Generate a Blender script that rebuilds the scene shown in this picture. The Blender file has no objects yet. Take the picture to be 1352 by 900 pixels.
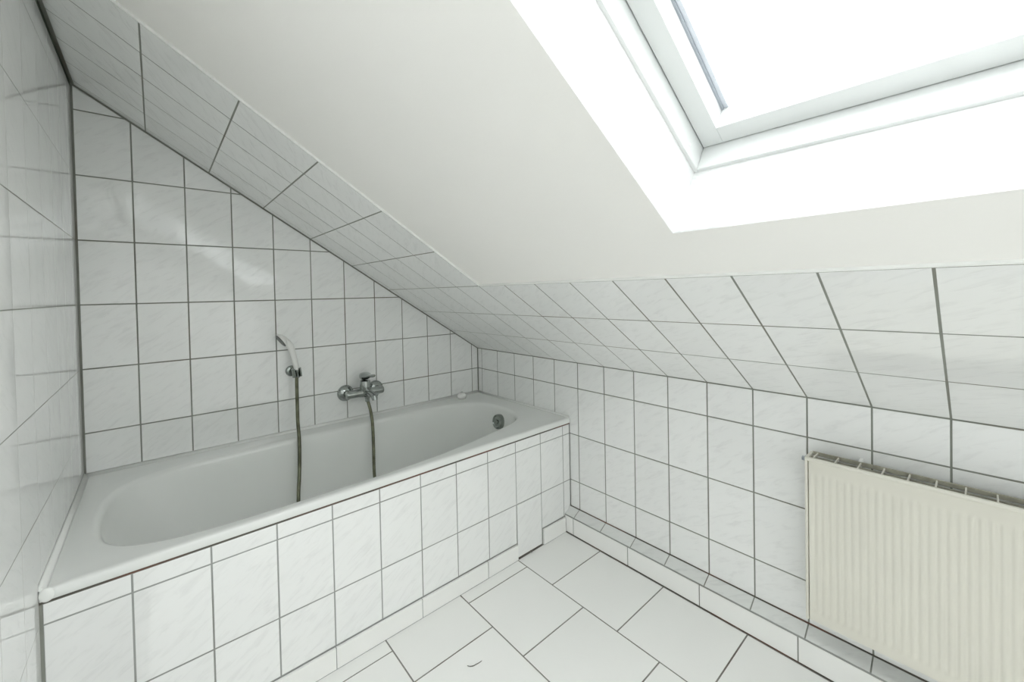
import bpy, bmesh, math, random
from mathutils import Vector, Matrix, Euler
random.seed(7)
SC = bpy.context.scene
COL = SC.collection
# ------------------------------------------------------------------ room measures (metres)
# x runs along the back wall from the left wall, y comes out of the back wall, z up from the 5th joint
L = 1.6948; T = .7362; W = .15; H = .2237; KZ = .123
SLOPE = math.radians(32.6352); SO = .2295; HS = .2226; Y0 = .0405
ZF = -.683                                   # floor
YR = 3.3                                     # rear wall
ZL = KZ + L*math.tan(SLOPE)                  # slope height at left wall
S_END = L/math.cos(SLOPE)
NV = Vector((math.sin(SLOPE), 0, math.cos(SLOPE)))   # out of the room, up through the roof
UV_S = Vector((-math.cos(SLOPE), 0, math.sin(SLOPE)))
def V(x, y, z): return Vector((x, -y, z - ZF))
def SLP(y, s, off=0.0):
    p = Vector((L, 0, KZ)) + UV_S*s + NV*off
    return V(p.x, y, p.z)

# ------------------------------------------------------------------ object helpers
def tag(o, label=None, cat=None, group=None, kind=None):
    if label: o['label'] = label
    if cat: o['category'] = cat
    if group: o['group'] = group
    if kind: o['kind'] = kind
    return o
def empty(name, loc, label, cat, group=None):
    o = bpy.data.objects.new(name, None); COL.objects.link(o)
    o.location = loc; o.empty_display_size = .05
    return tag(o, label, cat, group)
def obj(name, bm, mats, parent=None, smooth=False, angle=None):
    me = bpy.data.meshes.new(name)
    bm.normal_update()
    bm.to_mesh(me); bm.free()
    if not isinstance(mats, (list, tuple)): mats = [mats]
    for m in mats: me.materials.append(m)
    if smooth:
        for p in me.polygons: p.use_smooth = True
        if angle is not None: me.set_sharp_from_angle(angle=math.radians(angle))
    o = bpy.data.objects.new(name, me); COL.objects.link(o)
    if parent is not None:
        o.parent = parent
        o.matrix_parent_inverse = Matrix.Translation(parent.matrix_world.translation).inverted() if False else Matrix.Identity(4)
        pl = Vector((0, 0, 0)); q = parent
        while q is not None:
            pl = pl + q.location; q = q.parent
        for v in me.vertices: v.co -= pl
    return o
def box(bm, a, b, mat=0, bev=0.0):
    """axis aligned box between two world corners"""
    lo = Vector([min(a[i], b[i]) for i in range(3)]); hi = Vector([max(a[i], b[i]) for i in range(3)])
    t = bmesh.new()
    bmesh.ops.create_cube(t, size=1)
    for v in t.verts:
        v.co = Vector([lo[i] + (v.co[i]+.5)*(hi[i]-lo[i]) for i in range(3)])
    if bev > 0:
        bmesh.ops.bevel(t, geom=list(t.edges), offset=bev, segments=2, affect='EDGES', profile=.5)
    add(bm, t, mat)
def add(bm, t, mat=0):
    m = {}
    for v in t.verts: m[v] = bm.verts.new(v.co)
    for f in t.faces:
        try:
            nf = bm.faces.new([m[v] for v in f.verts]); nf.material_index = mat; nf.smooth = f.smooth
        except ValueError: pass
    t.free()
def basis(d):
    d = d.normalized()
    a = Vector((0, 0, 1)) if abs(d.z) < .9 else Vector((1, 0, 0))
    u = d.cross(a).normalized(); w = u.cross(d).normalized()
    return u, w
def lathe(bm, origin, axis, prof, n=32, mat=0):
    """profile = [(r, h)] about axis at origin"""
    axis = axis.normalized(); u, w = basis(axis)
    rings = []
    for r, h in prof:
        c = origin + axis*h
        if r < 1e-6: rings.append([bm.verts.new(c)])
        else: rings.append([bm.verts.new(c + (u*math.cos(2*math.pi*i/n) + w*math.sin(2*math.pi*i/n))*r) for i in range(n)])
    for a, b in zip(rings[:-1], rings[1:]):
        for i in range(n):
            j = (i+1) % n
            if len(a) == 1 and len(b) == 1: continue
            if len(a) == 1: f = bm.faces.new([a[0], b[i], b[j]])
            elif len(b) == 1: f = bm.faces.new([a[i], b[0], a[j]])
            else: f = bm.faces.new([a[i], b[i], b[j], a[j]])
            f.material_index = mat; f.smooth = True
    bmesh.ops.recalc_face_normals(bm, faces=bm.faces[:])
def catmull(pts, k=8, closed=False):
    out = []; n = len(pts)
    rng = range(n) if closed else range(n-1)
    g = (lambda i: pts[i % n]) if closed else (lambda i: pts[max(0, min(n-1, i))])
    for i in rng:
        p0, p1, p2, p3 = g(i-1), g(i), g(i+1), g(i+2)
        for j in range(k):
            t = j/k
            out.append(.5*((2*p1) + (p2-p0)*t + (2*p0-5*p1+4*p2-p3)*t*t + (3*p1-p0-3*p2+p3)*t**3))
    if not closed: out.append(pts[-1].copy())
    return out
def tube(bm, pts, rad, n=16, mat=0, cap=True, squash=None):
    """tube through pts; rad = number or list"""
    if not isinstance(rad, (list, tuple)): rad = [rad]*len(pts)
    rings = []; u = None
    for i, p in enumerate(pts):
        d = (pts[min(i+1, len(pts)-1)] - pts[max(i-1, 0)]).normalized()
        if u is None: u, w = basis(d)
        else:
            u = (u - d*u.dot(d)).normalized(); w = u.cross(d).normalized()
        rings.append([bm.verts.new(p + (u*math.cos(2*math.pi*k/n) + w*math.sin(2*math.pi*k/n))*rad[i]) for k in range(n)])
    for a, b in zip(rings[:-1], rings[1:]):
        for i in range(n):
            f = bm.faces.new([a[i], a[(i+1) % n], b[(i+1) % n], b[i]]); f.material_index = mat; f.smooth = True
    if cap:
        f = bm.faces.new(rings[0][::-1]); f.material_index = mat
        f = bm.faces.new(rings[-1]); f.material_index = mat
    bmesh.ops.recalc_face_normals(bm, faces=bm.faces[:])

# ------------------------------------------------------------------ materials
def mat(name):
    m = bpy.data.materials.new(name); m.use_nodes = True
    nt = m.node_tree; b = nt.nodes['Principled BSDF']
    return m, nt, b
def N(nt, t, **k):
    n = nt.nodes.new(t)
    for a, v in k.items():
        if a in n.inputs: n.inputs[a].default_value = v
        else: setattr(n, a, v)
    return n
def ramp(nt, fac, stops):
    r = nt.nodes.new('ShaderNodeValToRGB')
    e = r.color_ramp.elements
    while len(e) < len(stops): e.new(.5)
    for q, (p, c) in zip(e, stops):
        q.position = p; q.color = (c, c, c, 1) if isinstance(c, (int, float)) else (*c, 1)
    nt.links.new(fac, r.inputs[0]); return r.outputs[0]
def simple(name, col, rough=.4, metal=0.0, noise=0.0, nscale=20, bump=0.0, bscale=200, spec=.5, coat=0.0):
    m, nt, b = mat(name)
    b.inputs['Roughness'].default_value = rough; b.inputs['Metallic'].default_value = metal
    b.inputs['Specular IOR Level'].default_value = spec; b.inputs['Coat Weight'].default_value = coat
    tc = N(nt, 'ShaderNodeTexCoord')
    nz = N(nt, 'ShaderNodeTexNoise', Scale=nscale, Detail=4.0); nt.links.new(tc.outputs['Object'], nz.inputs['Vector'])
    c = ramp(nt, nz.outputs['Fac'], [(.25, tuple(x*(1-noise) for x in col)), (.75, tuple(min(1, x*(1+noise*.4)) for x in col))])
    nt.links.new(c, b.inputs['Base Color'])
    if bump > 0:
        n2 = N(nt, 'ShaderNodeTexNoise', Scale=bscale, Detail=3.0); nt.links.new(tc.outputs['Object'], n2.inputs['Vector'])
        bp = N(nt, 'ShaderNodeBump', Strength=.6, Distance=bump); nt.links.new(n2.outputs['Fac'], bp.inputs['Height'])
        nt.links.new(bp.outputs[0], b.inputs['Normal'])
    return m
def glazed_tile(name, col, rough, vein=.035, wave=.0006, stroke=.00016, spec=1.0):
    m, nt, b = mat(name)
    uv = N(nt, 'ShaderNodeUVMap', uv_map='tile')
    # slanting embossed strokes, different in every tile
    mp = N(nt, 'ShaderNodeMapping', vector_type='TEXTURE'); mp.inputs['Rotation'].default_value = (0, 0, math.radians(33)); mp.inputs['Scale'].default_value = (1/15, 1/62, 1)
    nt.links.new(uv.outputs[0], mp.inputs[0])
    n1 = N(nt, 'ShaderNodeTexNoise', Scale=1.0, Detail=3.0, Roughness=.6, Distortion=.7); nt.links.new(mp.outputs[0], n1.inputs['Vector'])
    st = ramp(nt, n1.outputs['Fac'], [(.56, 0.0), (.68, 1.0)])
    n2 = N(nt, 'ShaderNodeTexNoise', Scale=9.0, Detail=1.0); nt.links.new(uv.outputs[0], n2.inputs['Vector'])
    c = ramp(nt, n1.outputs['Fac'], [(.50, col), (.74, tuple(x*(1-vein*2.2) for x in col))])
    # slight tone change from tile to tile
    sn = N(nt, 'ShaderNodeVectorMath', operation='SCALE'); sn.inputs['Scale'].default_value = .1; nt.links.new(uv.outputs[0], sn.inputs[0])
    fl = N(nt, 'ShaderNodeVectorMath', operation='FLOOR'); nt.links.new(sn.outputs[0], fl.inputs[0])
    wn = N(nt, 'ShaderNodeTexWhiteNoise'); nt.links.new(fl.outputs[0], wn.inputs['Vector'])
    mr = N(nt, 'ShaderNodeMapRange'); mr.inputs['To Min'].default_value = .965; mr.inputs['To Max'].default_value = 1.0
    nt.links.new(wn.outputs['Value'], mr.inputs['Value'])
    mx = N(nt, 'ShaderNodeVectorMath', operation='SCALE'); nt.links.new(c, mx.inputs[0]); nt.links.new(mr.outputs[0], mx.inputs['Scale'])
    nt.links.new(mx.outputs[0], b.inputs['Base Color'])
    b.inputs['Roughness'].default_value = rough; b.inputs['Specular IOR Level'].default_value = spec
    b1 = N(nt, 'ShaderNodeBump', Strength=1.0, Distance=stroke); nt.links.new(st, b1.inputs['Height'])
    b2 = N(nt, 'ShaderNodeBump', Strength=1.0, Distance=wave); nt.links.new(n2.outputs['Fac'], b2.inputs['Height']); nt.links.new(b1.outputs[0], b2.inputs['Normal'])
    nt.links.new(b2.outputs[0], b.inputs['Normal'])
    return m
def grout(name, col, stain, lo=.52, hi=.72, scale=2.5):
    m, nt, b = mat(name)
    tc = N(nt, 'ShaderNodeTexCoord')
    n1 = N(nt, 'ShaderNodeTexNoise', Scale=scale, Detail=5.0); nt.links.new(tc.outputs['Object'], n1.inputs['Vector'])
    c = ramp(nt, n1.outputs['Fac'], [(.3, col), (lo, tuple(x*.9 for x in col)), (hi, stain)])
    nt.links.new(c, b.inputs['Base Color']); b.inputs['Roughness'].default_value = .85
    return m
M = {}
TW = (.864, .870, .864)
M['tile'] = glazed_tile('wall_tile_glaze', TW, .03)
M['tile_smooth'] = glazed_tile('wall_tile_glaze_smooth', TW, .045, vein=.02, wave=.0005, stroke=.00003)
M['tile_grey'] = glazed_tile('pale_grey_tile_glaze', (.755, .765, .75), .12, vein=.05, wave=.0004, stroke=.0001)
M['tile_floor'] = glazed_tile('floor_tile_glaze', (.885, .885, .868), .33, vein=.0, wave=.0002, stroke=.00005, spec=.5)
M['grout'] = grout('grey_grout', (.265, .275, .245), (.18, .155, .12))
M['grout_dark'] = grout('dark_joint', (.11, .10, .082), (.17, .075, .05), .47, .62, 4)
M['mould'] = grout('mouldy_joint', (.045, .06, .04), (.10, .12, .08), .5, .7, 14)
M['grout_light'] = grout('pale_grout', (.36, .37, .355), (.24, .23, .21))
M['grout_floor'] = grout('floor_grout', (.26, .255, .235), (.10, .06, .045), .55, .75)
M['plaster'] = simple('ceiling_plaster', (.875, .862, .838), .9, noise=.015, nscale=3, bump=.0006, bscale=90)
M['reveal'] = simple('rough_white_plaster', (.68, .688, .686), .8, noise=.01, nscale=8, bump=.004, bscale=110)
M['paint'] = simple('white_wall_paint', (.80, .795, .78), .9, noise=.02, nscale=3)
M['enamel'] = simple('bath_enamel', (.80, .812, .795), .14, noise=.01, nscale=6)
M['silicone'] = simple('white_silicone', (.84, .85, .83), .35, noise=.03, nscale=30)
M['chrome'] = simple('chrome', (.38, .405, .39), .06, 1.0, noise=.06, nscale=40)
M['chrome_dark'] = simple('dull_chrome', (.34, .37, .345), .16, 1.0, noise=.25, nscale=45)
M['hose'] = simple('shower_hose_metal', (.19, .195, .135), .3, 1.0, noise=.6, nscale=22)
M['white_plastic'] = simple('white_plastic', (.82, .82, .80), .28, noise=.01)
M['grey_face'] = simple('grey_spray_face', (.16, .17, .16), .4, noise=.2, nscale=150)
M['radiator'] = simple('cream_radiator_enamel', (.695, .675, .605), .36, noise=.02, nscale=9)
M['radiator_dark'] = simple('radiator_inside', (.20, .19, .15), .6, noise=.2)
M['radiator_shaded_dirty'] = simple('shaded_dirty_grille', (.40, .385, .31), .6, noise=.3, nscale=60)  # olive dirt, with the shade on back rail and slats painted in
M['pvc'] = simple('white_window_frame', (.67, .685, .68), .35, noise=.01)
M['gasket'] = simple('grey_gasket', (.36, .39, .43), .5, noise=.1)
M['alu'] = simple('spacer_aluminium', (.62, .65, .70), .4, .4, noise=.05)
M['dirt'] = simple('dark_dirt', (.17, .165, .15), .9, noise=.4, nscale=300)
def make_glass():
    m = bpy.data.materials.new('window_glass'); m.use_nodes = True
    nt = m.node_tree; nt.nodes.clear()
    o = N(nt, 'ShaderNodeOutputMaterial'); mx = N(nt, 'ShaderNodeMixShader')
    tr = N(nt, 'ShaderNodeBsdfTransparent'); tr.inputs[0].default_value = (.97, .978, .975, 1)
    gl = N(nt, 'ShaderNodeBsdfGlossy', Roughness=.02); fr = N(nt, 'ShaderNodeFresnel', IOR=1.45)
    ge = N(nt, 'ShaderNodeNewGeometry'); io = N(nt, 'ShaderNodeMapRange')      # same reflection from either face of the thin pane
    io.inputs['To Min'].default_value = 1.45; io.inputs['To Max'].default_value = 1/1.45
    nt.links.new(ge.outputs['Backfacing'], io.inputs['Value']); nt.links.new(io.outputs[0], fr.inputs['IOR'])
    nt.links.new(fr.outputs[0], mx.inputs[0]); nt.links.new(tr.outputs[0], mx.inputs[1]); nt.links.new(gl.outputs[0], mx.inputs[2])
    nt.links.new(mx.outputs[0], o.inputs[0]); return m
M['glass'] = make_glass()

# ------------------------------------------------------------------ tile fields
def clip_half(poly, n, d):
    """keep points with n.p <= d"""
    out = []
    for i in range(len(poly)):
        a = poly[i]; b = poly[(i+1) % len(poly)]
        da = n[0]*a[0]+n[1]*a[1]-d; db = n[0]*b[0]+n[1]*b[1]-d
        if da <= 0: out.append(a)
        if (da < 0 < db) or (db < 0 < da):
            t = da/(da-db); out.append((a[0]+(b[0]-a[0])*t, a[1]+(b[1]-a[1])*t))
    return out
def area(p): return .5*sum(p[i][0]*p[(i+1) % len(p)][1]-p[(i+1) % len(p)][0]*p[i][1] for i in range(len(p)))
def dedupe(p):
    o = []
    for q in p:
        if not o or math.hypot(q[0]-o[-1][0], q[1]-o[-1][1]) > 2e-4: o.append(q)
    if len(o) > 1 and math.hypot(o[0][0]-o[-1][0], o[0][1]-o[-1][1]) <= 2e-4: o.pop()
    return o
def half_planes(poly):
    if area(poly) < 0: poly = poly[::-1]
    hp = []
    for i in range(len(poly)):
        a = poly[i]; b = poly[(i+1) % len(poly)]
        dx, dy = b[0]-a[0], b[1]-a[1]; l = math.hypot(dx, dy)
        if l < 1e-9: continue
        n = (dy/l, -dx/l); hp.append((n, n[0]*a[0]+n[1]*a[1]))
    return hp
def inset(poly, d):
    poly = dedupe(poly)
    if len(poly) < 3: return []
    p = list(poly) if area(poly) > 0 else list(poly[::-1])
    for n, c in half_planes(p):
        p = clip_half(p, n, c-d)
        if len(p) < 3: return []
    return dedupe(p)
class TileBM:
    def __init__(s):
        s.bm = bmesh.new(); s.uv = s.bm.loops.layers.uv.new('tile')
    def face(s, vs, mi, uvs=None, smooth=False):
        try: f = s.bm.faces.new(vs)
        except ValueError: return
        f.material_index = mi; f.smooth = smooth
        if uvs:
            for l, u in zip(f.loops, uvs): l[s.uv].uv = u
    def tile(s, poly, P, up, g=.003, th=.0, depth=.0018, bev=.0007, tilt=.0048, mi=0, lim=.0006):
        """one glazed tile: outline poly (u,v), P maps (u,v)->point on the face plane, up = room-side normal"""
        A = inset(poly, g/2)
        if len(A) < 3 or abs(area(A)) < 2e-6: return
        B = inset(A, bev)
        cu = sum(p[0] for p in poly)/len(poly); cv = sum(p[1] for p in poly)/len(poly)
        tx, ty = random.gauss(0, tilt), random.gauss(0, tilt)
        ox, oy = random.randint(1, 400)*10 + 3, random.randint(1, 400)*10 + 3
        tz = lambda p: max(-lim, min(lim, tx*(p[0]-cu)+ty*(p[1]-cv)))
        U = lambda p: (p[0]-cu+ox, p[1]-cv+oy)
        if len(B) == len(A):
            low = [s.bm.verts.new(P(*p) - up*depth) for p in A]
            mid = [s.bm.verts.new(P(*p) + up*(th-bev*.6+tz(p))) for p in A]
            top = [s.bm.verts.new(P(*p) + up*(th+tz(p))) for p in B]
            n = len(A)
            s.face(top, mi, [U(p) for p in B])
            for i in range(n):
                j = (i+1) % n
                s.face([mid[i], mid[j], top[j], top[i]], mi, [U(A[i]), U(A[j]), U(B[j]), U(B[i])])
                s.face([low[i], low[j], mid[j], mid[i]], mi, [U(A[i]), U(A[j]), U(A[j]), U(A[i])])
        else:
            top = [s.bm.verts.new(P(*p) + up*th) for p in A]
            low = [s.bm.verts.new(P(*p) - up*depth) for p in A]
            s.face(top, mi, [U(p) for p in A])
            for i in range(len(A)):
                j = (i+1) % len(A); s.face([low[i], low[j], top[j], top[i]], mi, [U(A[i])]*4)
    def field(s, domain, us, vs, P, up, **k):
        hp = half_planes(domain)
        for i in range(len(us)-1):
            for j in range(len(vs)-1):
                p = [(us[i], vs[j]), (us[i+1], vs[j]), (us[i+1], vs[j+1]), (us[i], vs[j+1])]
                for n, d in hp:
                    p = clip_half(p, n, d)
                    if len(p) < 3: break
                if len(p) >= 3: s.tile(p, P, up, **k)
    def slab(s, poly, P, up, d0, d1, mi):
        """solid backing from depth d0 to depth d1 behind the face plane"""
        a = [s.bm.verts.new(P(*p) - up*d0) for p in poly]; b = [s.bm.verts.new(P(*p) - up*d1) for p in poly]
        s.face(a, mi, [(0, 0)]*len(a)); s.face(b[::-1], mi, [(0, 0)]*len(b))
        for i in range(len(a)):
            j = (i+1) % len(a); s.face([a[j], a[i], b[i], b[j]], mi, [(0, 0)]*4)
    def done(s, name, mats, parent=None, fix=True):
        bmesh.ops.recalc_face_normals(s.bm, faces=s.bm.faces[:])
        return obj(name, s.bm, mats, parent)
def grid(start, step, lo, hi):
    k0 = math.floor((lo-start)/step); out = []
    k = k0
    while start+k*step < hi+step: out.append(start+k*step); k += 1
    return out
G = .0008                                   # grout lies this deep below the tile faces
CG = .0022
XG = [i*W-.001 for i in range(-1, 14)]
ZG = grid(0, H, ZF, ZL)

# back wall
t = TileBM(); P = lambda u, v: V(u, 0, v); up = Vector((0, -1, 0))
dom = [(.0035, ZF), (L-.002, ZF), (L-.002, KZ-.001), (.0035, ZL-.006)]
t.field(dom, XG, ZG, P, up, g=.0044)
t.slab([(-.1, ZF-.05), (L+.1, ZF-.05), (L+.1, KZ+.05), (-.1, ZL+.2)], P, up, G, .1, 1)
tag(t.done('wall_back', [M['tile'], M['grout']]), 'white tiled back wall behind the bathtub, sloping along its top', kind='structure')
# left wall
t = TileBM(); P = lambda u, v: V(0, u, v); up = Vector((1, 0, 0))
t.field([(.0035, ZF), (YR, ZF), (YR, ZL-.013), (.0035, ZL-.013)], grid(.10, W, 0, YR), ZG, P, up, g=.0024, tilt=.0, bev=.0002)
t.slab([(0, ZL-.0128), (YR, ZL-.0128), (YR, ZL+.01), (0, ZL+.01)], P, up, -.0004, .02, 2)
t.slab([(0, ZF-.05), (YR+.1, ZF-.05), (YR+.1, ZL+.15), (0, ZL+.15)], P, up, .0002, .1, 1)
tag(t.done('wall_left', [M['tile_smooth'], M['grout'], M['mould']]), 'glossy white tiled side wall at the left end of the bathtub', kind='structure')
# low right wall
t = TileBM(); P = lambda u, v: V(L, u, v); up = Vector((-1, 0, 0))
YG = grid(Y0, W, 0, YR)
t.field([(.002, ZF), (YR, ZF), (YR, KZ-.001), (.002, KZ-.001)], YG, ZG, P, up, g=.0044)
t.slab([(-.1, ZF-.05), (YR+.1, ZF-.05), (YR+.1, KZ+.08), (-.1, KZ+.08)], P, up, G, .1, 1)
tag(t.done('wall_right', [M['tile'], M['grout']]), 'low white tiled knee wall under the slope, carrying the radiator', kind='structure')
# tiled band on the slope
PE = Y0+5*W; SE = SO+2*HS
t = TileBM(); P = lambda u, v: SLP(u, v); up = -NV
SG = [0, SO] + [SO+k*HS for k in range(1, 12)]
t.field([(.003, .001), (PE, .001), (PE, S_END-.010), (.003, S_END-.010)], YG, SG, P, up, g=.0042, depth=.012, tilt=.0015, lim=.0002)
t.field([(PE, .001), (YR, .001), (YR, SE), (PE, SE)], YG, SG, P, up, g=.0042, depth=.012, tilt=.0015, lim=.0002)
t.slab([(-.1, -.03), (PE-.001, -.03), (PE-.001, S_END+.12), (-.1, S_END+.12)], P, up, .0004, .14, 1)
t.slab([(PE-.001, -.03), (YR+.1, -.03), (YR+.1, SE-.001), (PE-.001, SE-.001)], P, up, .0004, .14, 1)
# white edge joint along the plaster
t.slab([(PE-.001, SE-.001), (PE+.004, SE-.001), (PE+.004, S_END-.01), (PE-.001, S_END-.01)], P, up, .0004, .03, 2)
t.slab([(PE-.001, SE-.001), (YR, SE-.001), (YR, SE+.003), (PE-.001, SE+.003)], P, up, .0004, .03, 2)
tag(t.done('wall_slope', [M['tile'], M['grout'], M['silicone']]), 'tiled L-shaped border on the sloping roof around the plaster', kind='structure')

# ------------------------------------------------------------------ plaster slope with the window opening
WY0, WY1, WS0, WS1 = 1.627, 2.97, .827, 1.93          # opening
CO = .0065; RV = .150
bm = bmesh.new()
ys = [PE-.001, WY0, WY1, YR+.1]; ss = [SE-.001, WS0, WS1, S_END+.12]
def quad(bm, pts, mi=0):
    f = bm.faces.new([bm.verts.new(p) for p in pts]); f.material_index = mi; return f
for i in range(3):
    for j in range(3):
        if i == 1 and j == 1: continue
        quad(bm, [SLP(ys[i], ss[j], CO), SLP(ys[i+1], ss[j], CO), SLP(ys[i+1], ss[j+1], CO), SLP(ys[i], ss[j+1], CO)])
        quad(bm, [SLP(ys[i], ss[j], RV+.05), SLP(ys[i], ss[j+1], RV+.05), SLP(ys[i+1], ss[j+1], RV+.05), SLP(ys[i+1], ss[j], RV+.05)])
ring = lambda o, e=0: [SLP(WY0-e, WS0-e, o), SLP(WY1+e, WS0-e, o), SLP(WY1+e, WS1+e, o), SLP(WY0-e, WS1+e, o)]
# reveal: softened corner, then splayed rough plaster
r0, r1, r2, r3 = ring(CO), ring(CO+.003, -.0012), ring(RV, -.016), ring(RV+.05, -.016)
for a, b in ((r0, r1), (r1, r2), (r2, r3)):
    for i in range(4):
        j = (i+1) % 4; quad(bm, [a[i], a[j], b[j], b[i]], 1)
outer = [(ys[0], ss[0]), (ys[3], ss[0]), (ys[3], ss[3]), (ys[0], ss[3])]
for i in range(4):
    a, b = outer[i], outer[(i+1) % 4]
    quad(bm, [SLP(*a, CO), SLP(*a, RV+.05), SLP(*b, RV+.05), SLP(*b, CO)])
bmesh.ops.remove_doubles(bm, verts=bm.verts[:], dist=1e-5)
bmesh.ops.recalc_face_normals(bm, faces=bm.faces[:])
tag(obj('ceiling', bm, [M['plaster'], M['reveal']]), 'sloping pale plaster ceiling with a deep skylight opening', kind='structure')

# ------------------------------------------------------------------ skylight
def slbox(bm, y0, y1, s0, s1, o0, o1, mi=0, bev=.0015):
    tb = bmesh.new(); bmesh.ops.create_cube(tb, size=1)
    for v in tb.verts:
        v.co = SLP(y0+(v.co.x+.5)*(y1-y0), s0+(v.co.y+.5)*(s1-s0), o0+(v.co.z+.5)*(o1-o0))
    bmesh.ops.recalc_face_normals(tb, faces=tb.faces[:])
    if bev: bmesh.ops.bevel(tb, geom=list(tb.edges), offset=bev, segments=2, affect='EDGES', profile=.5)
    add(bm, tb, mi)
def slframe(bm, y0, y1, s0, s1, wd, o0, o1, mi=0, bev=.0015):
    slbox(bm, y0, y0+wd, s0, s1, o0, o1, mi, bev); slbox(bm, y1-wd, y1, s0, s1, o0, o1, mi, bev)
    slbox(bm, y0+wd, y1-wd, s0, s0+wd, o0, o1, mi, bev); slbox(bm, y0+wd, y1-wd, s1-wd, s1, o0, o1, mi, bev)
e = .018                                               # inner edge of the reveal
# lining strip between the reveal and the fixed frame
win = bpy.data.objects.new('window_1', None); COL.objects.link(win); win.location = SLP((WY0+WY1)/2, (WS0+WS1)/2, RV+.05)
tag(win, 'white framed roof window set deep in the sloping ceiling', kind='structure')
bm = bmesh.new()
slframe(bm, WY0-.05, WY1+.05, WS0-.05, WS1+.05, .05+e+.006, RV+.002, RV+.12, bev=.002)
obj('window_frame', bm, M['pvc'], win)
F0 = e+.006
bm = bmesh.new()
slframe(bm, WY0+F0+.002, WY1-F0-.002, WS0+F0+.002, WS1-F0-.002, .0395, RV+.060, RV+.142, bev=.0012)
sash = obj('window_sash', bm, M['pvc'], win)
bm = bmesh.new()
slframe(bm, WY0+F0-.004, WY1-F0+.004, WS0+F0-.004, WS1-F0+.004, .012, RV+.076, RV+.10, bev=0)
obj('window_seal', bm, M['gasket'], win)
S1 = F0+.0415
bm = bmesh.new()
slbox(bm, WY0+S1-.01, WY1-S1+.01, WS0+S1-.01, WS1-S1+.01, RV+.120, RV+.124, bev=0)
obj('glass_pane', bm, M['glass'], sash)
bm = bmesh.new()
for yy, sg in ((WY0+S1, 1), (WY1-S1, -1)):
    slbox(bm, yy-.002*sg, yy+.0045*sg, WS0+S1, WS1-S1, RV+.110, RV+.1195, 0, bev=.0008)
    slbox(bm, yy+.0045*sg, yy+.013*sg, WS0+S1, WS1-S1, RV+.114, RV+.1195, 1, bev=.0008)
obj('glazing_bead', bm, [M['gasket'], M['alu']], sash)
bm = bmesh.new()
q = SLP(WY0+e+.0065, WS0+.074, RV+.022)
lathe(bm, q, Vector((0, -1, 0)), [(0, .0012), (.003, .0012), (.0042, 0)], 14)
obj('screw_cap', bm, M['white_plastic'], win)

# ------------------------------------------------------------------ floor
t = TileBM(); P = lambda u, v: V(u, v, ZF); up = Vector((0, 0, 1))
FP = .2965; FX = [1.6475-.3055-FP*k for k in range(5)]
cols = [1.6475] + FX
for c in range(len(cols)-1):
    x1, x0 = cols[c], cols[c+1]
    if x1 < .0: continue
    y_s = .940 if c % 2 == 0 else .797
    t.field([(max(0.002, x0), T+.002), (x1, T+.002), (x1, YR), (max(0.002, x0), YR)], [x0, x1], grid(y_s, FP, T, YR), P, up, g=.0046, tilt=.0012)
t.slab([(-.1, -.1), (L+.1, -.1), (L+.1, YR+.1), (-.1, YR+.1)], P, up, G, .1, 1)
tag(t.done('floor', [M['tile_floor'], M['grout_floor']]), 'white square floor tiles laid in staggered rows', kind='structure')
# rear wall (behind the viewer)
bm = bmesh.new(); box(bm, V(-.1, YR, ZF-.05), V(L+.1, YR+.1, ZL+.3))
tag(obj('wall_rear', bm, M['paint']), 'plain white painted wall facing the bathtub', kind='structure')

# ------------------------------------------------------------------ bathtub apron
XA = [i*W-.006 for i in range(-1, 13)]
t = TileBM(); P = lambda u, v: V(u, T, v); up = Vector((0, -1, 0))
ZB = -.6145; ZT = -.1778
px0, px1 = XA[10], XA[11]
t.field([(.004, ZB), (px0, ZB), (px0, ZT), (.004, ZT)], XA, ZG, P, up, g=.0040, tilt=.003)
t.field([(px0, -2*H), (px1, -2*H), (px1, ZT), (px0, ZT)], XA, ZG, P, up, g=.0040, tilt=.003)
t.field([(px1, ZB+.005), (L-.003, ZB+.005), (L-.003, ZT), (px1, ZT)], XA, ZG, P, up, g=.0040, tilt=.003)
t.slab([(0, ZF), (px0, ZF), (px0, ZT), (0, ZT)], P, up, G, .03, 1)
t.slab([(px0, -2*H), (px1, -2*H), (px1, ZT), (px0, ZT)], P, up, G, .03, 1)
t.slab([(px1, ZF), (L, ZF), (L, ZT), (px1, ZT)], P, up, G, .03, 1)
t.slab([(px0, ZF), (px1, ZF), (px1, -2*H), (px0, -2*H)], P, up, .02, .03, 2)
# dark stained joint under the bath rim, dark corner joints
t.slab([(0, ZT-.0006), (L, ZT-.0006), (L, ZT+.005), (0, ZT+.005)], P, up, .0004, .03, 2)
t.slab([(0, ZF), (.005, ZF), (.005, ZT-.001), (0, ZT-.001)], P, up, -.0003, .02, 3)
t.slab([(L-.0034, ZF), (L, ZF), (L, ZT-.001), (L-.0034, ZT-.001)], P, up, .0008, .02, 3)
tag(t.done('wall_apron', [M['tile'], M['grout_light'], M['grout_dark'], M['grout']]), 'white tiled apron boxing in the front of the bathtub', kind='structure')
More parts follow.
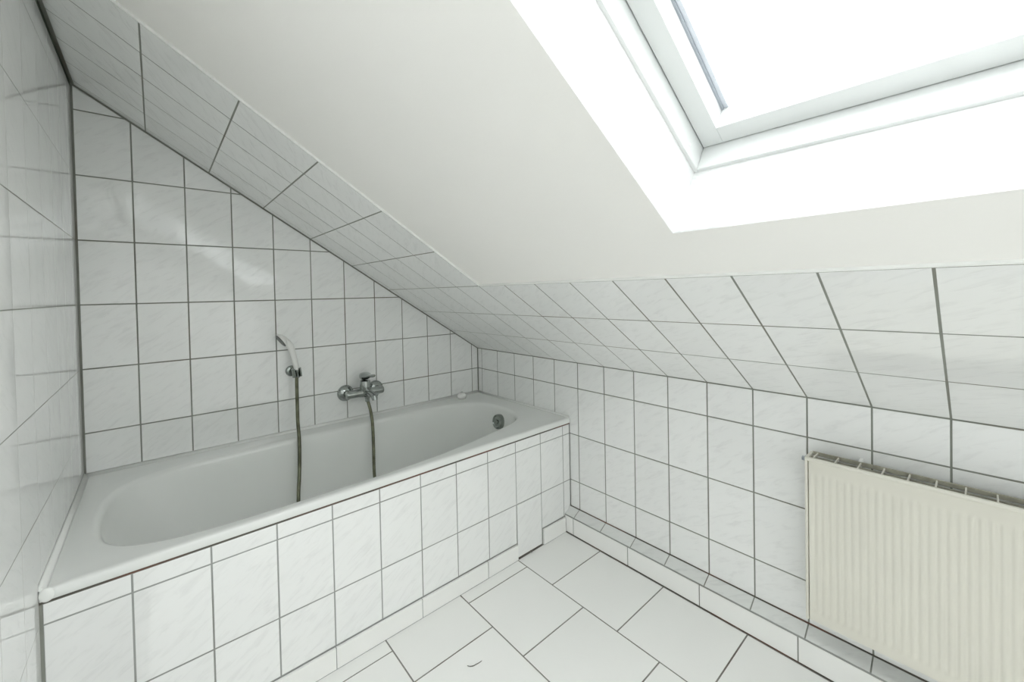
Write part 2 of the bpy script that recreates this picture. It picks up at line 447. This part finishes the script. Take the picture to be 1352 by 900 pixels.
# skirting under the apron
t = TileBM()
SKY = T+.009
P = lambda u, v: V(u, SKY, v)
sj = [-.2888+.0, .0055, .2988, .5925, .8863, 1.1805, px0-.0005]
t.field([(.004, ZF+.001), (px0-.0005, ZF+.001), (px0-.0005, ZB-.001), (.004, ZB-.001)], sj, [ZF-.1, ZB-.001], P, up, g=.0026, depth=.008, tilt=.004)
t.field([(px1+.003, ZF+.001), (1.6475, ZF+.001), (1.6475, ZB+.003), (px1+.003, ZB+.003)], [px1+.003, 1.6475], [ZF-.1, ZB+.003], P, up, g=.0026, depth=.008, tilt=.004)
for a, b, zt in ((0.0, px0-.002, ZB-.003), (px1+.0045, 1.6475, ZB+.001)):
    t.slab([(a, ZF), (b, ZF), (b, zt), (a, zt)], P, up, .0014, .0115, 1)
tag(t.done('baseboard_front', [M['tile_floor'], M['grout_light']]), 'low white tile skirting along the foot of the bathtub apron', kind='structure')
# loose access tile
t = TileBM(); P = lambda u, v: V(u, T+.0015, v)
t.tile([(px0+.0005, ZF+.0055), (px1-.0015, ZF+.0055), (px1-.0015, -2*H-.0005), (px0+.0005, -2*H-.0005)], P, up, g=.003, depth=.012, tilt=.004)
t.slab([(px0+.004, ZF+.012), (px1-.005, ZF+.012), (px1-.005, -2*H-.004), (px0+.004, -2*H-.004)], P, up, .011, .0215, 1)
tag(t.done('access_panel', [M['tile'], M['grout']]), 'removable white access tile at the right end of the bathtub apron, reaching the floor', 'access panel')

# ------------------------------------------------------------------ plinth along the right wall
t = TileBM()
XP = 1.649; ZP0 = -.5985; ZP1 = -.573
fj = [T-.02, .7864, 1.078, 1.374, 1.673, 1.969, 2.265, 2.561, 2.857, 3.2]
P = lambda u, v: V(XP, u, v); up = Vector((-1, 0, 0))
t.field([(T-.0, ZF+.0022), (YR, ZF+.0022), (YR, ZP0-.004), (T-.0, ZP0-.004)], fj, [ZF-.2, ZP0-.004], P, up, g=.0036, depth=.008, tilt=.002)
t.slab([(T-.012, ZF), (YR, ZF), (YR, ZP0-.003), (T-.012, ZP0-.003)], P, up, .0022, L-XP, 1)
# top tiles, pitched a little to the room
d = Vector((L-XP, 0, ZP1-ZP0)); dl = d.length; dn = d.normalized()
upn = Vector((-dn.z, 0, dn.x))
P = lambda u, v: V(XP+dn.x*v, u, ZP0+dn.z*v)
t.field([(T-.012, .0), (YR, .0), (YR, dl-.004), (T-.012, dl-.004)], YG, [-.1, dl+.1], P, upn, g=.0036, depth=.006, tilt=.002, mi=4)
t.slab([(T-.012, .004), (YR, .004), (YR, dl), (T-.012, dl)], P, upn, .002, .012, 1)
t.slab([(T-.012, dl-.0045), (YR, dl-.0045), (YR, dl), (T-.012, dl)], P, upn, .0005, .010, 2)
# pale grout bead on the front edge
P = lambda u, v: V(XP, u, v); up = Vector((-1, 0, 0))
t.slab([(T-.012, ZP0-.0046), (YR, ZP0-.0046), (YR, ZP0-.0012), (T-.012, ZP0-.0012)], P, up, -.0003, .01, 3)
t.slab([(T-.0, ZF), (YR, ZF), (YR, ZF+.0024), (T-.0, ZF+.0024)], P, up, .0004, .01, 2)
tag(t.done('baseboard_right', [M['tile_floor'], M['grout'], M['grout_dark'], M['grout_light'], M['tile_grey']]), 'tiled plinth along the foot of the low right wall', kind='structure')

# ------------------------------------------------------------------ bathtub
ZR = -.148; LIP = T+.0035
op = [(.25, .676), (.40, .688), (.70, .690), (.93, .683), (1.10, .664), (1.26, .634), (1.40, .602), (1.50, .562), (1.558, .495), (1.582, .40),
      (1.584, .31), (1.56, .215), (1.49, .148), (1.36, .112), (1.15, .097), (.8, .093), (.5, .094), (.3, .103), (.18, .130), (.11, .185), (.077, .27), (.066, .40),
      (.073, .51), (.097, .585), (.150, .640)]
op3 = [Vector((a, b, 0)) for a, b in op]
dense = catmull(op3, 24, True)
ln = [0]
for i in range(len(dense)): ln.append(ln[-1] + (dense[(i+1) % len(dense)]-dense[i]).length)
NR = 176
O = []
j = 0
for k in range(NR):
    s_ = ln[-1]*k/NR
    while ln[j+1] < s_: j += 1
    f_ = (s_-ln[j])/(ln[j+1]-ln[j]); O.append(dense[j].lerp(dense[(j+1) % len(dense)], f_))
cen = Vector((.86, .39, 0))
def rect_hit(p, x0, x1, y0, y1):
    d = p-cen; ts = []
    if d.x > 1e-9: ts.append((x1-cen.x)/d.x)
    if d.x < -1e-9: ts.append((x0-cen.x)/d.x)
    if d.y > 1e-9: ts.append((y1-cen.y)/d.y)
    if d.y < -1e-9: ts.append((y0-cen.y)/d.y)
    return cen + d*min(ts)
def rect_ring(x0, x1, y0, y1):
    r = [rect_hit(p, x0, x1, y0, y1) for p in O]
    for cx_, cy_ in ((x0, y0), (x1, y0), (x1, y1), (x0, y1)):
        c = Vector((cx_, cy_, 0)); k = min(range(NR), key=lambda i: (r[i]-c).length); r[k] = c
    return r
def offs(ring_, d):
    out = []
    for i, p in enumerate(ring_):
        tg = (ring_[(i+1) % NR]-ring_[i-1]); n = Vector((tg.y, -tg.x, 0)).normalized()
        if n.dot(p-cen) < 0: n = -n
        out.append(p+n*d)
    return out
Bc = Vector((.93, .39, 0))
BO = [Vector((Bc.x+(p.x-.825)*.73, Bc.y+(p.y-.39)*.74, 0)) for p in O]
mix = lambda a, b, k: [p.lerp(q, k) for p, q in zip(a, b)]
x0, x1, y0, y1 = .0015, L-.0015, .0015, LIP
rings = [(rect_ring(x0, x1, y0, y1-.012), -.1725), (rect_ring(x0, x1, y0, y1-.0015), -.1725), (rect_ring(x0, x1, y0, y1), -.1705), (rect_ring(x0, x1, y0, y1), ZR-.008),
         (rect_ring(x0, x1, y0, y1-.0012), ZR-.0042), (rect_ring(x0, x1, y0, y1-.004), ZR-.0014), (rect_ring(x0+.006, x1-.006, y0+.006, y1-.0085), ZR),
         (rect_ring(x0+.012, x1-.012, y0+.012, y1-.016), ZR-.0003),
         (mix(rect_ring(x0+.012, x1-.012, y0+.012, y1-.016), offs(O, .014), .6), ZR-.002),
         (offs(O, .014), ZR-.0035)]
for a in (15, 32, 50, 68, 84):
    rr = math.radians(a); rings.append((offs(O, .014-.020*math.sin(rr)), ZR-.0035-.020*(1-math.cos(rr))))
I0 = offs(O, -.008)
for k, z in ((.02, -.195), (.10, -.25), (.22, -.32), (.36, -.39), (.50, -.45), (.62, -.49), (.76, -.522), (.90, -.543), (1.0, -.552)):
    rings.append((mix(I0, BO, k), z))
for k, z in ((.75, -.557), (.4, -.561), (.12, -.563)):
    rings.append(([Bc.lerp(p, k) for p in BO], z))
bm = bmesh.new(); vr = []
for r, z in rings: vr.append([bm.verts.new(V(p.x, p.y, z)) for p in r])
for a, b in zip(vr[:-1], vr[1:]):
    for i in range(NR):
        bm.faces.new([a[i], a[(i+1) % NR], b[(i+1) % NR], b[i]])
bm.faces.new(vr[-1])
bmesh.ops.recalc_face_normals(bm, faces=bm.faces[:])
for f in bm.faces: f.smooth = True
tub = empty('bathtub', V(L/2, T/2, ZF), 'white enamel bathtub built in between three tiled walls', 'bathtub')
body = obj('tub_body', bm, M['enamel'], tub, True, 50)
if body.data.polygons[NR*8].normal.z < 0: body.data.flip_normals()
# silicone seams at the walls
bm = bmesh.new()
def seam(a, b, n1, n2, r):
    """concave bead along a-b between two surfaces with inward normals n1, n2"""
    pr = [(r, .0), (r*.55, r*.22), (r*.22, r*.55), (0, r)]
    A = [bm.verts.new(a + n1*p + n2*q) for p, q in pr] + [bm.verts.new(a - n1*.0005 - n2*.0005)]
    B = [bm.verts.new(b + n1*p + n2*q) for p, q in pr] + [bm.verts.new(b - n1*.0005 - n2*.0005)]
    for i in range(5):
        j_ = (i+1) % 5; f = bm.faces.new([A[i], A[j_], B[j_], B[i]]); f.smooth = i < 3
    bm.faces.new(A); bm.faces.new(B[::-1])
zz = ZR-.0006
seam(V(.0, .0005, zz), V(L, .0005, zz), Vector((0, -1, 0)), Vector((0, 0, 1)), .011)
seam(V(.0005, 0, zz), V(.0005, LIP-.004, zz), Vector((1, 0, 0)), Vector((0, 0, 1)), .013)
seam(V(L-.0005, 0, zz), V(L-.0005, LIP-.006, zz), Vector((-1, 0, 0)), Vector((0, 0, 1)), .008)
tb = bmesh.new(); bmesh.ops.create_icosphere(tb, subdivisions=3, radius=1)
for v in tb.verts: v.co = Vector(V(.012, LIP-.001, -.160)) + Vector((v.co.x*.012, v.co.y*.006, v.co.z*.015))
for f in tb.faces: f.smooth = True
add(bm, tb)
bmesh.ops.recalc_face_normals(bm, faces=bm.faces[:])
obj('silicone_seam', bm, M['silicone'], tub)
# overflow rosette and drain
bm = bmesh.new()
lathe(bm, V(1.575, .357, -.226), Vector((-1, 0, .12)), [(0, -.008), (.036, -.008), (.0385, .004), (.0385, .020), (.0365, .027), (.032, .029), (.029, .025), (.012, .025), (.010, .031), (0, .032)], 40)
tag(obj('overflow_rosette', bm, M['chrome_dark'], tub, True, 40), 'round dull chrome overflow knob')
bm = bmesh.new()
lathe(bm, V(1.30, .39, -.5645), Vector((0, 0, 1)), [(.036, -.002), (.036, .0035), (.030, .0045), (.024, .002), (.022, -.004), (0, -.004)], 32)
obj('drain', bm, M['chrome'], tub, True, 40)

# plug lying on the rim
pg = empty('bath_plug', V(1.530, .066, ZR), 'small round white plug lying on the far back corner of the bathtub rim', 'bath plug')
bm = bmesh.new()
c = V(1.530, .062, ZR-.0005)
lathe(bm, c, Vector((0, 0, 1)), [(0, 0), (.019, 0), (.0225, .004), (.0255, .012), (.0245, .021), (.0185, .0295), (.009, .0335), (0, .034)], 28)
obj('plug_body', bm, M['white_plastic'], pg, True)
bm = bmesh.new()
pts = [c + Vector((math.cos(a)*.006, 0, .0335+math.sin(a)*.005)) for a in [math.pi*i/10 for i in range(11)]]
tube(bm, pts, .0013, 8); obj('plug_ring', bm, M['chrome'], pg, True)

# ------------------------------------------------------------------ bath mixer tap
MX = .965; MZ = -.014
mx = empty('bath_mixer', V(MX, 0, MZ), 'chrome single lever bath mixer tap on the back wall', 'tap')
oy = Vector((0, -1, 0))
for xx in (MX-.075, MX+.075):
    bm = bmesh.new()
    lathe(bm, V(xx, .0002, MZ), oy, [(.039, 0), (.039, .003), (.0375, .010), (.031, .0175), (.020, .022), (.0165, .023), (.0165, .040), (0, .040)], 36)
    obj('rosette', bm, M['chrome'], mx, True, 45)
bm = bmesh.new()
ex = Vector((1, 0, 0))
lathe(bm, V(MX-.093, .058, MZ), ex, [(0, 0), (.013, 0), (.0175, .003), (.019, .008), (.019, .048), (.0195, .06), (.0215, .075), (.024, .093), (.0215, .111), (.0195, .126), (.019, .138), (.019, .178), (.0175, .183), (.013, .186), (0, .186)], 36)
obj('mixer_body', bm, M['chrome'], mx, True, 45)
bm = bmesh.new()
lathe(bm, V(MX, .060, MZ-.005), Vector((0, -.06, 1)), [(0, 0), (.0235, 0), (.0245, .012), (.0245, .058), (.023, .0645), (.0, .065)], 36)
obj('cartridge_housing', bm, M['chrome'], mx, True, 45)
# lever: cap on the housing drawn out into a flat grip
bm = bmesh.new()
sec = []
for k in range(15):
    q = k/14
    yy = .030 + .145*q
    zc = .078 + .020*q**1.2
    wd = .0235*(1-.0*q) if q < .35 else .0235 - .0125*min(1, (q-.35)/.3)
    hh = .0185 if q < .3 else .0185 - .0115*min(1, (q-.3)/.35)
    if q == 0: wd *= .55; hh *= .5
    if k == 1: wd *= .86; hh *= .85
    if k == 14: wd *= .6; hh *= .5
    sec.append([bm.verts.new(V(MX + wd*(abs(math.cos(a))**.7)*(1 if math.cos(a) >= 0 else -1), yy, MZ + zc + hh*(abs(math.sin(a))**.8)*(1 if math.sin(a) >= 0 else -1))) for a in [2*math.pi*i/24 for i in range(24)]])
for a, b in zip(sec[:-1], sec[1:]):
    for i in range(24): bm.faces.new([a[i], a[(i+1) % 24], b[(i+1) % 24], b[i]])
bm.faces.new(sec[0]); bm.faces.new(sec[-1])
bmesh.ops.recalc_face_normals(bm, faces=bm.faces[:])
obj('lever', bm, M['chrome'], mx, True, 60)
bm = bmesh.new()
sp = catmull([V(MX+.004, .070, MZ+.004), V(MX+.004, .105, MZ+.004), V(MX+.004, .135, MZ+.002), V(MX+.004, .156, MZ-.004), V(MX+.004, .165, MZ-.010)], 6)
tube(bm, sp, [.0155-.002*min(1, i/12) for i in range(len(sp))], 24)
lathe(bm, sp[-1] + Vector((0, 0, .002)), Vector((0, -.25, -1)), [(0, -.010), (.0135, -.008), (.0140, .002), (.0125, .012), (.0085, .012), (0, .011)], 24)
obj('spout', bm, M['chrome'], mx, True, 45)
bm = bmesh.new()
lathe(bm, V(MX+.022, .066, MZ-.008), Vector((.25, -1, -.1)), [(.009, 0), (.009, .018), (.0145, .020), (.0165, .030), (.0155, .042), (.011, .048), (0, .050)], 28)
obj('diverter_knob', bm, M['chrome'], mx, True, 45)
bm = bmesh.new()
lathe(bm, V(MX+.008, .066, MZ-.016), Vector((0, 0, -1)), [(0, 0), (.012, 0), (.012, .014), (.0105, .016), (.0105, .028), (.0075, .030), (0, .030)], 24)
obj('hose_outlet', bm, M['chrome'], mx, True, 45)

# ------------------------------------------------------------------ shower holder and hand shower
SHY = .058
ho = empty('shower_holder', V(.655, 0, .125), 'small chrome wall hook holding up the hand shower', 'shower holder')
bm = bmesh.new()
lathe(bm, V(.655, .0002, .128), oy, [(.0, .0), (.024, .0), (.024, .004), (.021, .011), (.0125, .014), (.0115, .030), (0, .031)], 32)
obj('wall_plate', bm, M['chrome_dark'], ho, True, 45)
bm = bmesh.new()
hc = V(.664, SHY, .128); hd = Vector((-.12, 0, 1)).normalized(); hu, hw = basis(hd)
arc = [math.radians(a) for a in range(30, 331, 15)]
ang0 = math.atan2((-oy).dot(hw), (-oy).dot(hu))            # opening of the fork faces the room
ang0 += math.pi
for (ri, ro, h0, h1) in ((.0122, .0195, -.020, .018),):
    cr = []
    for a in arc:
        dv = hu*math.cos(a+ang0) + hw*math.sin(a+ang0)
        cr.append([bm.verts.new(hc + dv*r + hd*h) for r, h in ((ri, h0), (ro, h0), (ro, h1), (ri, h1))])
    for a, b in zip(cr[:-1], cr[1:]):
        for i in range(4): bm.faces.new([a[i], a[(i+1) % 4], b[(i+1) % 4], b[i]])
    bm.faces.new(cr[0]); bm.faces.new(cr[-1][::-1])
tube(bm, [V(.656, .025, .128), V(.661, SHY-.014, .128)], .0085, 16)
bmesh.ops.recalc_face_normals(bm, faces=bm.faces[:])
obj('fork', bm, M['chrome_dark'], ho, True, 40)

sh = empty('hand_shower', V(.664, SHY, .12), 'white hand shower hanging in its holder with the hose drooping into the tub', 'hand shower')
bm = bmesh.new()
hp_ = catmull([V(.6655, SHY, .138), V(.660, SHY, .165), V(.653, SHY, .200), V(.6445, SHY, .235), V(.633, SHY, .259), V(.617, SHY, .276)], 6)
rd = [.0105+.0030*min(1, i/18) for i in range(len(hp_))]
tube(bm, hp_, rd, 20); obj('handle', bm, M['white_plastic'], sh, True, 50)
bm = bmesh.new()
fn = Vector((-.82, -.05, -.57)).normalized()
hcn = V(.6085, SHY, .2745)
lathe(bm, hcn, -fn, [(.0310, -.004), (.0320, 0), (.0305, .004), (.025, .0085), (.018, .013), (.010, .017), (0, .018)], 36)
shd = obj('shower_head', bm, M['white_plastic'], sh, True, 60)
bm = bmesh.new()
lathe(bm, hcn, fn, [(.0310, .0035), (.0300, .0066), (.027, .0060), (.026, .0078), (0, .0092)], 36)
tag(obj('spray_face', bm, M['grey_face'], shd, True, 30), 'dark grey spray face')
bm = bmesh.new()
lathe(bm, V(.6655, SHY, .140), Vector((.10, 0, -1)), [(0, 0), (.0112, 0), (.0112, .010), (.0095, .014), (.0095, .030), (.0075, .036), (0, .036)], 24)
tag(obj('hose_nut', bm, M['chrome'], sh, True, 40), 'chrome hose nut')
bm = bmesh.new()
hpts = [V(.6655, SHY, .108), V(.663, SHY, .095), V(.6612, .064, .016), V(.6565, .085, -.079), V(.6534, .114, -.154), V(.646, .142, -.226), V(.637, .166, -.296), V(.627, .188, -.364), V(.622, .215, -.44), V(.635, .26, -.515),
        V(.69, .31, -.543), V(.77, .34, -.549), V(.86, .33, -.549), V(.925, .28, -.541), V(.948, .232, -.50), V(.948, .204, -.42), V(.9502, .184, -.363), V(.9615, .156, -.258), V(.9705, .132, -.194), V(.9790, .104, -.147), V(.980, .082, -.098), V(.974, .067, -.056), V(.973, .066, -.040)]
cur = catmull(hpts, 40)
rad = [.0072 + .0006*math.sin(i*2.1) for i in range(len(cur))]
tube(bm, cur, rad, 12); tag(obj('hose', bm, M['hose'], sh, True), 'dark metal shower hose looping down into the tub')

# ------------------------------------------------------------------ radiator
RX = 1.600; RY0 = 1.7055; RY1 = 2.46; RZ1 = -.0275; RZ0 = -.5000; RB = 1.668
ra = empty('radiator', V((RX+RB)/2, (RY0+RY1)/2, RZ0), 'cream fluted panel radiator on the low right wall', 'radiator')
bm = bmesh.new()
pit = .0161; g0 = 1.7278; ya, yb = RY0+.0085, RY1-.0085
za, zb = RZ0+.002, RZ1-.004
cols_ = []
yy = ya
yl = [ya, ya+.0015]; k = 0
ng = int((yb-.012-g0)/pit)
for k in range(ng+1):
    c = g0+k*pit
    for dx in (-.0062, -.0042, -.0026, -.0012, 0, .0012, .0026, .0042, .0062): yl.append(c+dx)
yl = sorted([y_ for y_ in yl if ya <= y_ <= yb-.002]+[yb-.0015, yb])
zl = [za, za+.0015, -.482, -.476, -.470, -.464, -.455, -.40, -.3, -.2, -.12, -.088, -.079, -.073, -.067, -.060, zb-.0015, zb]
def dep(y_, z_):
    m = max(0, min(1, (z_+.476)/.016))*max(0, min(1, (-.066-z_)/.016)); m = m*m*(3-2*m)
    k_ = round((y_-g0)/pit)
    if k_ < 0 or k_ > ng: return 0
    dd = abs(y_-(g0+k_*pit))
    return .0014*m*max(0, 1-(dd/.0062)**2)**1.5
gv = []
for y_ in yl:
    col_ = []
    for z_ in zl:
        edge = .003 if (y_ in (ya, yb) or z_ in (za, zb)) else 0
        col_.append(bm.verts.new(V(RX+.0012+edge+dep(y_, z_), y_, z_)))
    gv.append(col_)
for a, b in zip(gv[:-1], gv[1:]):
    for i in range(len(zl)-1): bm.faces.new([a[i], b[i], b[i+1], a[i+1]])
# back skin of the front panel
bk = [[bm.verts.new(V(RX+.014, y_, z_)) for z_ in (za, zb)] for y_ in (ya, yb)]
bm.faces.new([bk[0][0], bk[0][1], bk[1][1], bk[1][0]])
bm.faces.new([c_[0] for c_ in gv] + [bk[1][0], bk[0][0]]); bm.faces.new([c_[-1] for c_ in gv][::-1] + [bk[0][1], bk[1][1]])
bm.faces.new(gv[0][::-1] + [bk[0][0], bk[0][1]]); bm.faces.new(gv[-1] + [bk[1][1], bk[1][0]])
bmesh.ops.recalc_face_normals(bm, faces=bm.faces[:])
obj('front_panel', bm, M['radiator'], ra, True, 50)
bm = bmesh.new()
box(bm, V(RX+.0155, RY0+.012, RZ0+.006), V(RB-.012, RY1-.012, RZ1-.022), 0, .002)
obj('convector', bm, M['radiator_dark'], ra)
for y_a, y_b in ((RY0, RY0+.0072), (RY1-.0072, RY1)):
    bm = bmesh.new(); box(bm, V(RX, y_a, RZ0), V(RB, y_b, RZ1-.001), 0, .0022)
    obj('side_cover', bm, M['radiator'], ra)
bm = bmesh.new()
box(bm, V(RX-.0022, RY0+.004, RZ1-.0105), V(RX+.0075, RY1-.004, RZ1), 0, .0028)
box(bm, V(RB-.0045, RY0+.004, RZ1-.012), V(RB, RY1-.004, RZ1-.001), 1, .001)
yy = 1.7235
while yy < RY1-.02:
    box(bm, V(RX+.006, yy-.0016, RZ1-.010), V(RB-.003, yy+.0016, RZ1-.003), 0, .0006); yy += .0487
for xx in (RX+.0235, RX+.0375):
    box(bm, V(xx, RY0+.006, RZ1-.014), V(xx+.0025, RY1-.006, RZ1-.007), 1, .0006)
obj('top_grille', bm, [M['radiator'], M['radiator_shaded_dirty']], ra)
for y_ in (1.8195, 2.34):
    bm = bmesh.new(); box(bm, V(RB-.004, y_-.004, RZ0+.05), V(L-.0002, y_+.004, -.026), 0, .001)
    obj('wall_bracket', bm, M['white_plastic'], ra)
bm = bmesh.new()
lathe(bm, V(RX+.024, RY0+.002, RZ1-.014), Vector((0, 1, 0)), [(0, 0), (.0085, 0), (.0085, .006), (.0065, .008), (.0065, .013), (0, .013)], 6)
tag(obj('vent_plug', bm, M['gasket'], ra), 'small grey vent plug on the radiator side')

# ------------------------------------------------------------------ crumbs of dirt
bm = bmesh.new()
fp = catmull([V(.895, 1.004, ZF+.0022), V(.900, 1.0105, ZF+.0016), V(.908, 1.016, ZF+.0016), V(.918, 1.018, ZF+.0016), V(.928, 1.020, ZF+.0018), V(.938, 1.021, ZF+.0030)], 6)
tube(bm, fp, [0.0005+.0008*math.sin(math.pi*min(1, (i+2)/(len(fp)+1)))**.6 for i in range(len(fp))], 8)
tag(obj('dirt_crumb', bm, M['dirt'], None, True), 'thin curled dark sliver of dirt on a white floor tile', 'dirt')
bm = bmesh.new()
tb = bmesh.new(); bmesh.ops.create_icosphere(tb, subdivisions=2, radius=1)
for v in tb.verts:
    k = 1+random.uniform(-.25, .25); v.co = Vector(V(1.418, T+.0065, ZF+.0058)) + Vector((v.co.x*.006, v.co.y*.004, v.co.z*.0058))*k
add(bm, tb)
tag(obj('dirt_crumb', bm, M['dirt'], None, False), 'tiny brown crumb of dirt on the floor against the access tile', 'dirt')

# ------------------------------------------------------------------ camera
cam = bpy.data.cameras.new('camera'); co = bpy.data.objects.new('camera', cam); COL.objects.link(co)
co.location = V(.2021, 2.0391, .4613)
co.rotation_mode = 'XYZ'; co.rotation_euler = [math.radians(a) for a in (89.0989, 1.1549, -41.03)]
cam.sensor_fit = 'HORIZONTAL'; cam.sensor_width = 36; cam.lens = 539.366/1352*36
cam.shift_x = 1.48/1352; cam.shift_y = -55.8/1352
cam.clip_start = .01; cam.clip_end = 50
SC.camera = co

# ------------------------------------------------------------------ light: bright overcast sky through the roof window
SKY_S = 7.9; GLOW = 60.0
w = bpy.data.worlds.new('sky'); SC.world = w; w.use_nodes = True
nt = w.node_tree; bg = nt.nodes['Background']
# overcast sky, plus a glow lobe added to brighten the far reveal
tc = N(nt, 'ShaderNodeTexCoord'); dt = N(nt, 'ShaderNodeVectorMath', operation='DOT_PRODUCT')
nt.links.new(tc.outputs['Generated'], dt.inputs[0]); dt.inputs[1].default_value = Vector((-.3, .7, .75)).normalized()
mxx = N(nt, 'ShaderNodeMath', operation='MAXIMUM'); nt.links.new(dt.outputs['Value'], mxx.inputs[0]); mxx.inputs[1].default_value = 0
pw = N(nt, 'ShaderNodeMath', operation='POWER'); nt.links.new(mxx.outputs[0], pw.inputs[0]); pw.inputs[1].default_value = 30
ma = N(nt, 'ShaderNodeMath', operation='MULTIPLY_ADD'); nt.links.new(pw.outputs[0], ma.inputs[0]); ma.inputs[1].default_value = GLOW; ma.inputs[2].default_value = SKY_S
bg.inputs[0].default_value = (.975, .992, 1.0, 1); nt.links.new(ma.outputs[0], bg.inputs[1])
pl = bpy.data.lights.new('skylight_portal', 'AREA'); pl.shape = 'RECTANGLE'; pl.size = WY1-WY0; pl.size_y = WS1-WS0
pl.cycles.is_portal = True
po = bpy.data.objects.new('skylight_portal', pl); COL.objects.link(po)
po.location = SLP((WY0+WY1)/2, (WS0+WS1)/2, RV+.165)
po.rotation_euler = (-NV).to_track_quat('-Z', 'Y').to_euler()

SC.view_settings.view_transform = 'Standard'; SC.view_settings.look = 'None'
SC.view_settings.gamma = 1.0; SC.view_settings.use_curve_mapping = False
SC.view_settings.exposure = -0.22
cy = SC.cycles
cy.max_bounces = 24; cy.diffuse_bounces = 16; cy.glossy_bounces = 8; cy.transparent_max_bounces = 12; cy.transmission_bounces = 8
cy.sample_clamp_indirect = 20; cy.caustics_reflective = True
cy.use_denoising = True
